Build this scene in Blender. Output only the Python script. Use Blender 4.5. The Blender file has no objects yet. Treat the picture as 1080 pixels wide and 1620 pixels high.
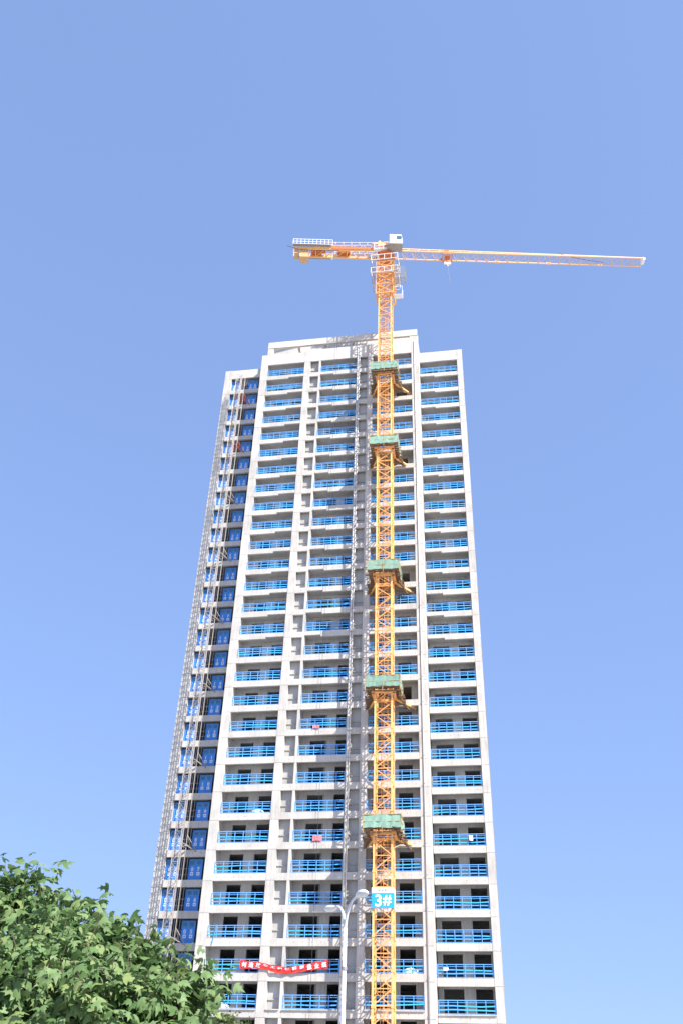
import bpy, math, random
import numpy as np
from mathutils import Vector, Matrix

random.seed(7)
S = bpy.context.scene
COL = S.collection

# ------------------------------------------------------------------ camera
CAMP = Vector((25.244, -91.18, 1.6))
PITCH, YAW, ROLL, FPX = 0.629974, -0.175108, 0.037245, 1459.37   # FPX in pixels of the 1080x1620 photograph
def cam_axes():
    cy, sy, cp, sp = math.cos(YAW), math.sin(YAW), math.cos(PITCH), math.sin(PITCH)
    f = Vector((sy*cp, cy*cp, sp)); r = Vector((cy, -sy, 0)); u = r.cross(f)
    c, s = math.cos(ROLL), math.sin(ROLL)
    return c*r + s*u, -s*r + c*u, f
RIGHT, UP, FWD = cam_axes()
cam = bpy.data.cameras.new('camera')
cam.sensor_fit = 'VERTICAL'; cam.sensor_height = 36.0; cam.lens = FPX/1620*36
cam.clip_start = 0.1; cam.clip_end = 20000
camo = bpy.data.objects.new('camera', cam); COL.objects.link(camo)
m = Matrix((RIGHT, UP, -FWD)).transposed().to_4x4(); m.translation = CAMP
camo.matrix_world = m
S.camera = camo
S.render.resolution_x = 682; S.render.resolution_y = 1024
def ray(u, v):                       # photo pixel -> direction
    return (RIGHT*((u-540)/FPX) - UP*((v-810)/FPX) + FWD)
def at(u, v, dist):                  # point at a horizontal distance from the camera
    d = ray(u, v); return CAMP + d*(dist/math.hypot(d.x, d.y))

# ------------------------------------------------------------------ sky, sun, exposure
SUN = Vector((1.35, -1.0, 1.6)).normalized()       # towards the sun
EL = math.asin(SUN.z); AZ = math.atan2(SUN.x, SUN.y)
w = bpy.data.worlds.new('World'); S.world = w; w.use_nodes = True
nt = w.node_tree; nt.nodes.clear()
sky = nt.nodes.new('ShaderNodeTexSky'); sky.sky_type = 'NISHITA'; sky.sun_disc = False
sky.sun_elevation = EL; sky.sun_rotation = AZ
sky.altitude = 0; sky.air_density = 1.0; sky.dust_density = 0.6; sky.ozone_density = 2.5
bg = nt.nodes.new('ShaderNodeBackground'); bg.inputs['Strength'].default_value = 0.15
out = nt.nodes.new('ShaderNodeOutputWorld')
gm = nt.nodes.new('ShaderNodeGamma'); gm.inputs['Gamma'].default_value = 0.36          # hazy summer air: flatter from zenith to horizon
tn = nt.nodes.new('ShaderNodeMix'); tn.data_type = 'RGBA'; tn.blend_type = 'MULTIPLY'; tn.inputs[0].default_value = 1.0
tn.inputs[7].default_value = (0.85, 1.105, 1.72, 1)
nt.links.new(sky.outputs[0], gm.inputs[0]); nt.links.new(gm.outputs[0], tn.inputs[6])
nt.links.new(tn.outputs[2], bg.inputs[0]); nt.links.new(bg.outputs[0], out.inputs[0])
sl = bpy.data.lights.new('sun', 'SUN'); sl.energy = 3.9; sl.angle = math.radians(0.5); sl.color = (1.0, 0.95, 0.87)
slo = bpy.data.objects.new('sun', sl); COL.objects.link(slo)
slo.rotation_euler = (-SUN).to_track_quat('-Z', 'Y').to_euler(); slo.location = (60, -60, 140)
vs = S.view_settings; vs.view_transform = 'Standard'; vs.look = 'None'; vs.gamma = 1; vs.use_curve_mapping = False
vs.exposure = 1.25
S.render.engine = 'CYCLES'
S.cycles.max_bounces = 6; S.cycles.diffuse_bounces = 4

# ------------------------------------------------------------------ materials
def new_mat(name):
    mt = bpy.data.materials.new(name); mt.use_nodes = True
    return mt, mt.node_tree, mt.node_tree.nodes['Principled BSDF']
def N(nt, t, **kw):
    n = nt.nodes.new(t)
    for k, v in kw.items():
        if k in n.inputs: n.inputs[k].default_value = v
        else: setattr(n, k, v)
    return n
def L(nt, a, b): nt.links.new(a, b)
def mathn(nt, op, a, b=None):
    n = nt.nodes.new('ShaderNodeMath'); n.operation = op
    for i, v in enumerate((a, b)):
        if v is None: continue
        if isinstance(v, (int, float)): n.inputs[i].default_value = v
        else: nt.links.new(v, n.inputs[i])
    return n.outputs[0]

def concrete(name, col, var=0.10, holes=False, seams=0.0, streak=0.5, rough=0.85):
    mt, nt, p = new_mat(name)
    geo = N(nt, 'ShaderNodeNewGeometry'); oi = N(nt, 'ShaderNodeObjectInfo')
    tc = N(nt, 'ShaderNodeTexCoord')
    n1 = N(nt, 'ShaderNodeTexNoise', Scale=0.55, Detail=6.0, Roughness=0.6)
    L(nt, geo.outputs['Position'], n1.inputs['Vector'])
    mp = N(nt, 'ShaderNodeMapping'); mp.inputs['Scale'].default_value = (5.0, 5.0, 0.35)
    L(nt, geo.outputs['Position'], mp.inputs['Vector'])
    n2 = N(nt, 'ShaderNodeTexNoise', Scale=1.0, Detail=5.0, Roughness=0.65)
    L(nt, mp.outputs[0], n2.inputs['Vector'])
    n3 = N(nt, 'ShaderNodeTexNoise', Scale=14.0, Detail=4.0, Roughness=0.7)
    L(nt, geo.outputs['Position'], n3.inputs['Vector'])
    a = mathn(nt, 'MULTIPLY', mathn(nt, 'SUBTRACT', n1.outputs['Fac'], 0.5), 0.7)
    b = mathn(nt, 'MULTIPLY', mathn(nt, 'SUBTRACT', n2.outputs['Fac'], 0.5), streak)
    c = mathn(nt, 'MULTIPLY', mathn(nt, 'SUBTRACT', n3.outputs['Fac'], 0.5), 0.35)
    d = mathn(nt, 'MULTIPLY', mathn(nt, 'SUBTRACT', oi.outputs['Random'], 0.5), var*2)
    v = mathn(nt, 'ADD', mathn(nt, 'ADD', a, b), mathn(nt, 'ADD', c, d))
    v = mathn(nt, 'ADD', v, 1.0)
    if seams:
        sp = N(nt, 'ShaderNodeSeparateXYZ'); L(nt, tc.outputs['Object'], sp.inputs[0])
        fx = mathn(nt, 'ABSOLUTE', mathn(nt, 'SUBTRACT', mathn(nt, 'FRACT', mathn(nt, 'DIVIDE', sp.outputs[0], seams)), 0.5))
        ln = mathn(nt, 'GREATER_THAN', fx, 0.492)
        v = mathn(nt, 'SUBTRACT', v, mathn(nt, 'MULTIPLY', ln, 0.22))
    if holes:
        sp = N(nt, 'ShaderNodeSeparateXYZ'); L(nt, tc.outputs['Object'], sp.inputs[0])
        fx = mathn(nt, 'SUBTRACT', mathn(nt, 'FRACT', mathn(nt, 'ADD', mathn(nt, 'DIVIDE', sp.outputs[0], 0.86), mathn(nt, 'MULTIPLY', oi.outputs['Random'], 3.0))), 0.5)
        fx = mathn(nt, 'MULTIPLY', fx, 0.86)
        fz = mathn(nt, 'SUBTRACT', sp.outputs[2], 0.34)
        r = mathn(nt, 'SQRT', mathn(nt, 'ADD', mathn(nt, 'MULTIPLY', fx, fx), mathn(nt, 'MULTIPLY', fz, fz)))
        hole = mathn(nt, 'MULTIPLY', mathn(nt, 'LESS_THAN', r, 0.042), mathn(nt, 'GREATER_THAN', oi.outputs['Random'], 0.25))
        v = mathn(nt, 'MULTIPLY', v, mathn(nt, 'SUBTRACT', 1.0, mathn(nt, 'MULTIPLY', hole, 0.55)))
    mix = N(nt, 'ShaderNodeVectorMath', operation='SCALE'); mix.inputs[0].default_value = col
    L(nt, v, mix.inputs['Scale'])
    L(nt, mix.outputs[0], p.inputs['Base Color'])
    bp = N(nt, 'ShaderNodeBump', Strength=0.25, Distance=0.02); L(nt, n3.outputs['Fac'], bp.inputs['Height'])
    L(nt, bp.outputs[0], p.inputs['Normal'])
    p.inputs['Roughness'].default_value = rough; p.inputs['Specular IOR Level'].default_value = 0.25
    return mt

def paint(name, col, rough=0.45, var=0.15, rust=None, rust_amt=0.0, scale=6.0, metal=0.0, spec=0.4):
    mt, nt, p = new_mat(name)
    geo = N(nt, 'ShaderNodeNewGeometry'); oi = N(nt, 'ShaderNodeObjectInfo')
    n1 = N(nt, 'ShaderNodeTexNoise', Scale=scale, Detail=5.0, Roughness=0.65)
    L(nt, geo.outputs['Position'], n1.inputs['Vector'])
    v = mathn(nt, 'ADD', mathn(nt, 'MULTIPLY', mathn(nt, 'SUBTRACT', n1.outputs['Fac'], 0.5), var*2.5),
              mathn(nt, 'ADD', 1.0, mathn(nt, 'MULTIPLY', mathn(nt, 'SUBTRACT', oi.outputs['Random'], 0.5), var)))
    sc = N(nt, 'ShaderNodeVectorMath', operation='SCALE'); sc.inputs[0].default_value = col; L(nt, v, sc.inputs['Scale'])
    o = sc.outputs[0]
    if rust:
        n2 = N(nt, 'ShaderNodeTexNoise', Scale=scale*1.7, Detail=6.0, Roughness=0.7)
        L(nt, geo.outputs['Position'], n2.inputs['Vector'])
        rp = N(nt, 'ShaderNodeMapRange'); rp.inputs['From Min'].default_value = 0.62-rust_amt; rp.inputs['From Max'].default_value = 0.78-rust_amt
        L(nt, n2.outputs['Fac'], rp.inputs['Value'])
        mx = N(nt, 'ShaderNodeMix'); mx.data_type = 'RGBA'
        L(nt, rp.outputs[0], mx.inputs['Factor']); L(nt, o, mx.inputs[6]); mx.inputs[7].default_value = (*rust, 1)
        o = mx.outputs[2]
    L(nt, o, p.inputs['Base Color'])
    p.inputs['Roughness'].default_value = rough; p.inputs['Metallic'].default_value = metal
    p.inputs['Specular IOR Level'].default_value = spec
    return mt

def leaf_mat(name, c1, c2, c3):
    mt, nt, p = new_mat(name)
    geo = N(nt, 'ShaderNodeNewGeometry'); oi = N(nt, 'ShaderNodeObjectInfo')
    rnd = mathn(nt, 'FRACT', mathn(nt, 'ADD', geo.outputs['Random Per Island'], oi.outputs['Random']))
    rp = N(nt, 'ShaderNodeValToRGB'); e = rp.color_ramp.elements
    e[0].color = (*c1, 1); e[0].position = 0.0; e[1].color = (*c2, 1); e[1].position = 0.8
    x = e.new(0.97); x.color = (*c3, 1)
    L(nt, rnd, rp.inputs[0])
    n1 = N(nt, 'ShaderNodeTexNoise', Scale=25.0, Detail=3.0); L(nt, geo.outputs['Position'], n1.inputs['Vector'])
    sc = N(nt, 'ShaderNodeVectorMath', operation='SCALE'); L(nt, rp.outputs[0], sc.inputs[0])
    L(nt, mathn(nt, 'ADD', mathn(nt, 'MULTIPLY', n1.outputs['Fac'], 0.6), 0.7), sc.inputs['Scale'])
    L(nt, sc.outputs[0], p.inputs['Base Color'])
    p.inputs['Roughness'].default_value = 0.55; p.inputs['Specular IOR Level'].default_value = 0.35
    tr = N(nt, 'ShaderNodeBsdfTranslucent'); L(nt, sc.outputs[0], tr.inputs['Color'])
    mx = N(nt, 'ShaderNodeMixShader'); mx.inputs[0].default_value = 0.3
    L(nt, p.outputs[0], mx.inputs[1]); L(nt, tr.outputs[0], mx.inputs[2])
    o = nt.nodes['Material Output']; L(nt, mx.outputs[0], o.inputs['Surface'])
    return mt

M = {}
M['beam'] = concrete('beam_concrete', (0.51, 0.484, 0.448), 0.05, holes=True)
M['column'] = concrete('column_concrete', (0.51, 0.484, 0.448), 0.07, streak=0.7)
M['parapet'] = concrete('parapet_concrete', (0.56, 0.53, 0.49), 0.03, seams=1.22)
M['slab'] = concrete('slab_concrete', (0.46, 0.44, 0.41), 0.06)
M['wall'] = concrete('balcony_wall_concrete', (0.47, 0.455, 0.43), 0.08)
M['block'] = concrete('block_wall', (0.41, 0.405, 0.395), 0.10)
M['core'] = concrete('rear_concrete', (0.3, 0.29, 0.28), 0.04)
M['brickwall'] = concrete('red_brick_infill', (0.34, 0.14, 0.07), 0.2)
M['rail'] = paint('railing_blue', (0.14, 0.40, 0.86), 0.4, 0.12)
M['rail_mid'] = paint('railing_bright_blue', (0.06, 0.43, 0.90), 0.4, 0.14)
M['gate'] = paint('gate_blue', (0.06, 0.27, 0.78), 0.45, 0.10, scale=2)
M['gate_top'] = paint('gate_mesh_blue', (0.10, 0.32, 0.66), 0.6, 0.1)
M['white'] = paint('white_enamel', (0.80, 0.80, 0.80), 0.45, 0.05)
M['pvc'] = paint('pipe_white', (0.66, 0.65, 0.63), 0.5, 0.06, scale=2)
M['crane'] = paint('crane_yellow', (0.88, 0.50, 0.18), 0.45, 0.13, rust=(0.35, 0.13, 0.04), rust_amt=-0.01, scale=3)
M['lace'] = paint('crane_orange', (0.84, 0.41, 0.14), 0.5, 0.16, rust=(0.30, 0.10, 0.03), rust_amt=0.05, scale=4)
M['jib'] = paint('jib_pale_orange', (0.88, 0.52, 0.24), 0.45, 0.14, rust=(0.45, 0.16, 0.06), rust_amt=0.0, scale=3)
M['jib_red'] = paint('machinery_red_orange', (0.55, 0.16, 0.05), 0.5, 0.2, scale=5)
M['weight'] = paint('counterweight_tan', (0.62, 0.40, 0.20), 0.7, 0.15, scale=2)
M['net'] = paint('green_safety_net', (0.21, 0.36, 0.28), 0.8, 0.3, rust=(0.37, 0.44, 0.38), rust_amt=0.05, scale=5)
M['debris'] = paint('brown_planks', (0.20, 0.12, 0.07), 0.8, 0.35, scale=3)
M['bamboo'] = paint('scaffold_pole_tan', (0.46, 0.31, 0.14), 0.7, 0.25)
M['galv'] = paint('galvanised_grey', (0.36, 0.34, 0.32), 0.5, 0.2, rust=(0.24, 0.13, 0.08), rust_amt=0.08, scale=2.2, metal=0.2)
M['rusty'] = paint('red_primer', (0.42, 0.09, 0.05), 0.6, 0.2)
M['wire'] = paint('dark_wire', (0.05, 0.05, 0.06), 0.6, 0.1)
M['signblue'] = paint('sign_cyan', (0.02, 0.38, 0.95), 0.4, 0.05, scale=2)
M['glass'] = paint('cab_glass', (0.10, 0.14, 0.16), 0.1, 0.05, spec=0.6)
M['lamp'] = paint('lamp_white', (0.74, 0.75, 0.77), 0.4, 0.05)
M['red'] = paint('banner_red', (0.72, 0.035, 0.03), 0.7, 0.12, scale=4)
M['pink'] = paint('faded_pink_cloth', (0.70, 0.20, 0.22), 0.8, 0.15)
M['cyan'] = paint('cyan_board', (0.02, 0.42, 0.72), 0.5, 0.1)
M['leaf'] = leaf_mat('leaf_green', (0.085, 0.160, 0.045), (0.190, 0.290, 0.115), (0.25, 0.32, 0.11))
M['leaf2'] = leaf_mat('leaf_green_far', (0.10, 0.16, 0.05), (0.17, 0.23, 0.09), (0.25, 0.26, 0.08))
M['bark'] = paint('bark_brown', (0.11, 0.085, 0.06), 0.9, 0.3, scale=9)
M['ground'] = concrete('pale_ground', (0.42, 0.40, 0.37), 0.0, streak=0.0)
M['asphalt'] = concrete('asphalt', (0.055, 0.055, 0.057), 0.0, streak=0.0)
M['paving'] = concrete('paving', (0.36, 0.35, 0.33), 0.05, seams=0.6)
M['marking'] = paint('road_marking', (0.75, 0.75, 0.72), 0.6, 0.1)

# ------------------------------------------------------------------ mesh helpers
class MB:
    def __init__(s): s.v = []; s.f = []
    def box(s, x0, x1, y0, y1, z0, z1):
        b = len(s.v)
        s.v += [(x0,y0,z0),(x1,y0,z0),(x1,y1,z0),(x0,y1,z0),(x0,y0,z1),(x1,y0,z1),(x1,y1,z1),(x0,y1,z1)]
        s.f += [tuple(b+i for i in q) for q in ((0,3,2,1),(4,5,6,7),(0,1,5,4),(1,2,6,5),(2,3,7,6),(3,0,4,7))]
        return s
    def bar(s, a, b_, wd, h=None):
        a, b_ = Vector(a), Vector(b_); d = (b_-a).normalized(); h = h or wd
        r = d.cross(Vector((0,0,1)))
        if r.length < 1e-4: r = Vector((1,0,0))
        r.normalize(); u = r.cross(d).normalized()
        i = len(s.v)
        for p in (a, b_):
            for sx, sy in ((-1,-1),(1,-1),(1,1),(-1,1)): s.v.append(tuple(p + r*(sx*wd/2) + u*(sy*h/2)))
        s.f += [tuple(i+k for k in q) for q in ((0,1,2,3),(7,6,5,4),(0,4,5,1),(1,5,6,2),(2,6,7,3),(3,7,4,0))]
        return s
    def tube(s, pts, rad, n=8):
        pts = [Vector(p) for p in pts]; rad = rad if isinstance(rad, (list, tuple)) else [rad]*len(pts)
        i0 = len(s.v); ref = None
        for k, p in enumerate(pts):
            d = (pts[min(k+1, len(pts)-1)] - pts[max(k-1, 0)]).normalized()
            if ref is None: ref = d.orthogonal().normalized()
            ref = (ref - d*ref.dot(d)).normalized(); q = d.cross(ref)
            for j in range(n):
                a = 2*math.pi*j/n; s.v.append(tuple(p + (ref*math.cos(a) + q*math.sin(a))*rad[k]))
        for k in range(len(pts)-1):
            for j in range(n):
                a = i0+k*n+j; b = i0+k*n+(j+1) % n
                s.f.append((a, b, b+n, a+n))
        s.f.append(tuple(i0+j for j in range(n))[::-1]); s.f.append(tuple(i0+(len(pts)-1)*n+j for j in range(n)))
        return s
    def mesh(s, name, mat, smooth=False):
        me = bpy.data.meshes.new(name); me.from_pydata(s.v, [], s.f); me.update()
        me.materials.append(mat)
        if smooth:
            for p in me.polygons: p.use_smooth = True
        return me
def put(name, me, parent=None, loc=(0,0,0), rot=None):
    o = bpy.data.objects.new(name, me); COL.objects.link(o)
    o.parent = parent; o.location = loc
    if rot: o.rotation_euler = rot
    return o
def thing(name, label, cat, loc=(0,0,0), rz=0.0, group=None):
    o = bpy.data.objects.new(name, None); COL.objects.link(o); o.empty_display_size = 0.5
    o.location = loc; o.rotation_euler = (0, 0, rz); o['label'] = label; o['category'] = cat
    if group: o['group'] = group
    return o
def tag(o, label, cat, group=None):
    o['label'] = label; o['category'] = cat
    if group: o['group'] = group
    return o
def struct(o): o['kind'] = 'structure'; return o
_txt = {}
def text_mesh(txt, mat, size=1.0, depth=0.006, bold=0.0):
    key = (txt, mat.name, size, bold)
    if key in _txt: return _txt[key]
    c = bpy.data.curves.new('t', 'FONT'); c.body = txt; c.size = size; c.extrude = depth; c.offset = bold
    c.align_x = 'CENTER'; c.align_y = 'CENTER'; c.resolution_u = 3
    o = bpy.data.objects.new('t', c); COL.objects.link(o)
    dg = bpy.context.evaluated_depsgraph_get()
    me = bpy.data.meshes.new_from_object(o.evaluated_get(dg)); me.name = 'numeral'
    bpy.data.objects.remove(o); bpy.data.curves.remove(c)
    me.materials.clear(); me.materials.append(mat)
    vs_ = [v.co for v in me.vertices]
    if vs_:                                    # centre on its own box
        cx = (min(v.x for v in vs_)+max(v.x for v in vs_))/2; cy = (min(v.y for v in vs_)+max(v.y for v in vs_))/2
        me.transform(Matrix.Translation((-cx, -cy, 0)))
    me.transform(Matrix.Rotation(math.pi/2, 4, 'X'))     # upright, facing -Y
    _txt[key] = me
    return me

# ------------------------------------------------------------------ ground, road, pavement
struct(put('ground', MB().box(-6000, 6000, -6000, 6000, -0.6, 0).mesh('ground', M['ground'])))
rd = struct(put('road', MB().box(-400, 400, -74, -60.2, -0.3, 0.004).mesh('road', M['asphalt'])))
for i in range(40):
    put('lane_marking', MB().box(-0.075, 0.075, -2, 2, 0, 0.004).mesh('lane_marking', M['marking']) if i == 0 else bpy.data.objects['lane_marking'].data,
        rd, (-160+i*8, -67.1, 0.004), (0, 0, math.pi/2))
pv = struct(put('pavement', MB().box(-400, 400, -60, -54, -0.3, 0.13).mesh('pavement', M['paving'])))
put('kerb', MB().box(-400, 400, -60.2, -60, -0.3, 0.135).mesh('kerb', M['slab']), pv)

# ------------------------------------------------------------------ the tower
FH = 2.95; ZT = 96.1; KN = 30
def zk(k): return ZT - FH*k            # underside of the k-th beam from the top
WY = 2.15                              # set-back of both wings
tower = thing('apartment_tower', 'tall unfinished pale concrete apartment tower with blue balcony railings', 'building', (0, 0, 0))

bays = [  # name, x0, x1, front y, beam notch (side, length), openings on the back wall [(x0,x1,sill,head)]
    ('left',   -2.33, 3.00, 0.0, ('R', 2.15), [(1.0, 2.45, 0.55, 2.40), (3.55, 5.05, 0.0, 2.40)]),
    ('centre', 5.37, 10.50, 0.0, ('L', 1.85), [(0.95, 2.75, 0.0, 2.40), (3.75, 5.0, 0.0, 2.40)]),
    ('crane',  12.73, 18.14, 0.0, None,       [(0.35, 1.95, 0.0, 2.40), (3.1, 4.55, 0.0, 2.40)]),
    ('right',  19.16, 24.36, WY, ('L', 1.95), [(0.5, 2.35, 0.0, 2.40), (3.42, 4.98, 0.0, 2.40)]),
]
niches = [(3.86, 5.10), (10.80, 12.00)]
cols = [(-3.30, -2.33, 0, 2.9), (3.00, 3.86, 0, 1.74), (5.10, 5.37, 0.04, 1.74), (10.50, 10.80, 0.04, 1.74),
        (12.00, 12.73, 0, 1.74), (18.14, 18.56, 0.02, 2.9), (18.58, 19.12, 0, 2.9), (24.36, 25.12, WY, WY+2.2), (-9.25, -8.22, WY, WY+2.2)]
BH = 0.68
# columns, storey by storey
for ci, (x0, x1, y0, y1) in enumerate(cols):
    me = MB().box(x0-(x0+x1)/2, x1-(x0+x1)/2, 0, y1-y0, 0.014, FH-0.014).mesh('column', M['column'])
    top_h = (98.10, 98.12, 98.36, 98.36, 98.42, 98.42, 98.44, 98.03, 97.78)[ci]-ZT
    put('column', MB().box(x0-(x0+x1)/2, x1-(x0+x1)/2, 0, y1-y0, 0.008, top_h).mesh('column', M['column']), tower, ((x0+x1)/2, y0, ZT))
    for k in range(1, KN+1):
        put('column', me, tower, ((x0+x1)/2, y0+random.uniform(-.006, .006), zk(k)))
# floor slabs
me = MB().box(-3.2, 19.02, 0.26, 14, 0.44, 0.60).box(-9.15, -3.21, WY+0.26, 13.9, 0.44, 0.60).box(19.03, 25.0, WY+0.26, 13.9, 0.44, 0.60).mesh('floor_slab', M['slab'])
for k in range(0, KN+1): put('floor_slab', me, tower, (0, 0, zk(k)))
# beams
def beam_mesh(wd, notch=None):
    b = MB(); h = wd/2
    if not notch: b.box(-h, h, 0, 0.25, 0, BH)
    else:
        sd, ln = notch
        cx = h-ln if sd == 'R' else -h+ln
        b.box(-h, h, 0, 0.25, 0.22, BH)
        if sd == 'R': b.box(-h, cx, 0, 0.25, 0, 0.2199)
        else: b.box(cx, h, 0, 0.25, 0, 0.2199)
        # one solid outline for the face: rebuild as an L-shaped prism
        b = MB()
        pts = [(-h,0),(cx,0),(cx,.22),(h,.22),(h,BH),(-h,BH)] if sd == 'R' else [(-h,.22),(cx,.22),(cx,0),(h,0),(h,BH),(-h,BH)]
        n = len(pts)
        b.v = [(x, 0, z) for x, z in pts] + [(x, .25, z) for x, z in pts]
        b.f = [tuple(range(n)), tuple(range(2*n-1, n-1, -1))] + [(i, i+n, (i+1) % n + n, (i+1) % n) for i in range(n)]
    return b.mesh('beam', M['beam'])
GAP = 0.004
for nm, x0, x1, fy, notch, ops in bays:
    wd = x1-x0-2*GAP
    mf, mn = beam_mesh(wd), (beam_mesh(wd, notch) if notch else None)
    for k in range(1, KN+1):
        put('beam', mn if (mn and k <= 15) else mf, tower, ((x0+x1)/2, fy+0.03, zk(k)))
for x0, x1 in niches:
    me = beam_mesh(x1-x0-2*GAP)
    for k in range(1, KN+1): put('beam', me, tower, ((x0+x1)/2, 0.035, zk(k)))
WX0, WX1 = -8.22, -3.42
me = beam_mesh(WX1-WX0-2*GAP)
for k in range(1, KN+1): put('beam', me, tower, ((WX0+WX1)/2, WY+0.03, zk(k)))
# projecting ledge on the beams of the lowest floor in view
for x0, x1, fy in [(b[1], b[2], b[3]) for b in bays] + [(n[0], n[1], 0) for n in niches]:
    put('ledge', MB().box(x0+.01, x1-.01, -0.09, 0.028, 0, 0.09).mesh('ledge', M['column']), tower, (0, fy, zk(28)+BH-0.09))

# back walls of the balconies with real openings
def wall_mesh(wd, ops, hh, name, mat, th=0.2):
    b = MB(); xs = 0.0
    for (a, c, sill, head) in ops:
        b.box(xs, a, 0, th, 0, hh)
        if sill > 0: b.box(a, c, 0, th, 0, sill)
        b.box(a, c, 0, th, head, hh); xs = c
    b.box(xs, wd, 0, th, 0, hh)
    return b.mesh(name, mat)
DEP = 1.72
for nm, x0, x1, fy, notch, ops in bays:
    me = wall_mesh(x1-x0+0.04, [(a+.02, min(c+.02, x1-x0-.05), s_, h_) for a, c, s_, h_ in ops], FH-0.16-.01, 'balcony_wall', M['wall'])
    for k in range(1, KN+1): put('balcony_wall', me, tower, (x0-0.02, fy+DEP, zk(k)+0.603))
# niches: block wall with a ledge part-way up
for x0, x1 in niches:
    wd = x1-x0+0.04
    mw = MB().box(0, wd, 0, 0.2, 0, FH-0.17).mesh('niche_wall', M['block'])
    for k in range(1, KN+1):
        p = put('niche_wall', mw, tower, (x0-0.02, 0.58, zk(k)+0.603))
        if k == 1:
            ms = MB().box(0.03, wd-0.03, -0.10, -0.001, 0, 0.06).mesh('niche_ledge', M['block'])
        put('niche_ledge', ms, p, (0, 0, 0.86+random.uniform(-.03, .03)))
# interior party walls, side and rear walls
ZB = zk(KN)
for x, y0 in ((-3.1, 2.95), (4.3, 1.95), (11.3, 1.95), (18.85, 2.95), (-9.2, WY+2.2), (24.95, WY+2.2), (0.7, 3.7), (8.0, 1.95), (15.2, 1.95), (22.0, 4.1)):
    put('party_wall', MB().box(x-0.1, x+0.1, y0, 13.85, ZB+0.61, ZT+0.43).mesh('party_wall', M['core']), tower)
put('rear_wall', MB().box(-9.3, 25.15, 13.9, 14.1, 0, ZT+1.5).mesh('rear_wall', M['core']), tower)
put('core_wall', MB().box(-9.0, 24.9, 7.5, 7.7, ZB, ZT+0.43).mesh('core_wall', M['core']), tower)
# wing: brick infill by the re-entrant corner
mb = MB().box(-0.29, 0.29, 0, 0.14, 0, FH-BH-0.01).mesh('brick_infill', M['brickwall'])
for k in range(1, KN+1): put('brick_infill', mb, tower, (-3.75, WY+0.30, zk(k)+BH+0.003))
# podium below the frame
put('podium', MB().box(-12, 28, 0.6, 18, 0, zk(KN)-0.02).mesh('podium', M['column']), tower)
# parapets
def par(x0, x1, y0, z0, z1, th=0.2):
    return put('parapet', MB().box(x0, x1, y0, y0+th, z0, z1).mesh('parapet', M['parapet']), tower)
par(-2.32, 2.99, 0.03, ZT, 98.05); par(3.87, 10.49, 0.02, ZT, 98.40); par(10.82, 11.99, 0.03, ZT, 98.40); par(12.74, 18.13, 0.03, ZT, 98.40)
par(19.14, 24.35, WY+0.02, ZT+0.45, 98.0); par(-8.21, -3.32, WY+0.02, ZT+0.05, 97.75)
put('cornice', MB().box(19.14, 24.35, WY-0.02, WY+0.2, ZT, ZT+0.43).mesh('cornice', M['parapet']), tower)
# crown: open pergola frame set back on the roof
CY = 1.0
put('crown_beam', MB().box(-2.85, 18.95, CY, CY+0.3, 100.75, 101.75).mesh('crown_beam', M['parapet']), tower)
put('crown_beam', MB().box(-2.85, 18.95, CY-0.04, CY+0.3, 100.50, 100.70).mesh('crown_beam', M['parapet']), tower)
put('crown_wall', MB().box(-2.8, 18.9, CY+2.6, CY+2.8, 96.7, 103.2).mesh('crown_wall', M['parapet']), tower)
for x0, x1 in ((-2.85, -1.95), (17.85, 18.95)):
    put('crown_pier', MB().box(x0+.005, x1-.005, CY+0.005, CY+0.5, 96.7, 100.44).mesh('crown_pier', M['column']), tower)
for x in (1.6, 5.6, 9.6, 13.6):
    put('crown_crossbeam', MB().box(x-0.16, x+0.16, CY+0.31, CY+2.59, 100.6, 101.6).mesh('crown_crossbeam', M['column']), tower)
put('roof_slab', MB().box(-3.2, 19.0, 0.26, 13.9, ZT+0.605, ZT+0.64).mesh('roof_slab', M['slab']), tower)

# railings
def railing(x0, x1, fy, k, fine, missing=()):
    wd = x1-x0-0.1; n = 6; st = wd/n
    r = put('railing', railing_mesh(wd), tower, (x0+0.05, fy+0.13, zk(k)+BH))
    key = round(wd, 3)
    put('top_rail', RM[key][0], r, (0, 0, 1.13))
    for j, z in enumerate((0.38, 0.68)):
        dz = random.uniform(-.05, .05)
        put('mid_rail', RM[key][1+(k+j) % 3], r, (0, random.choice((-.045, .045)), z+dz), (0, random.gauss(0, 0.008), 0))
    for i in range(n+1):
        if fine: put('post', POST, r, (0.03+(wd-0.06)*i/n, 0, 0))
    if not fine:
        q = put('posts', RM[key][4], r); q['kind'] = 'stuff'
    return r
RM = {}
POST = MB().box(-.03, .03, -.03, .03, 0, 1.125).mesh('post', M['rail'])
_rm = {}
def railing_mesh(wd):
    key = round(wd, 3)
    if key in _rm: return _rm[key]
    b = MB().box(0, wd, -.022, .022, 0.05, 0.10).box(0, wd, -.018, .018, 0.965, 1.0)
    _rm[key] = b.mesh('railing', M['rail'])
    top = MB().box(-0.02, wd+0.02, -.035, .035, -0.005, 0.055).mesh('top_rail', M['rail'])
    mids = []
    for s in range(3):                      # slightly sagging, uneven boards tied to the posts
        b = MB(); x = 0.0; zz = random.uniform(-.03, .03)
        for i in range(4):
            x2 = wd*(i+1)/4; z2 = random.uniform(-.04, .04)
            b.bar((x, 0, zz), (x2, 0, z2), 0.022, 0.10); x, zz = x2, z2
        mids.append(b.mesh('mid_rail', M['rail_mid']))
    pb = MB()
    for i in range(7):
        xx = 0.03+(wd-0.06)*i/6; pb.box(xx-.03, xx+.03, -.03, .03, 0, 1.125)
    RM[key] = [top]+mids+[pb.mesh('posts', M['rail'])]
    return _rm[key]
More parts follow.
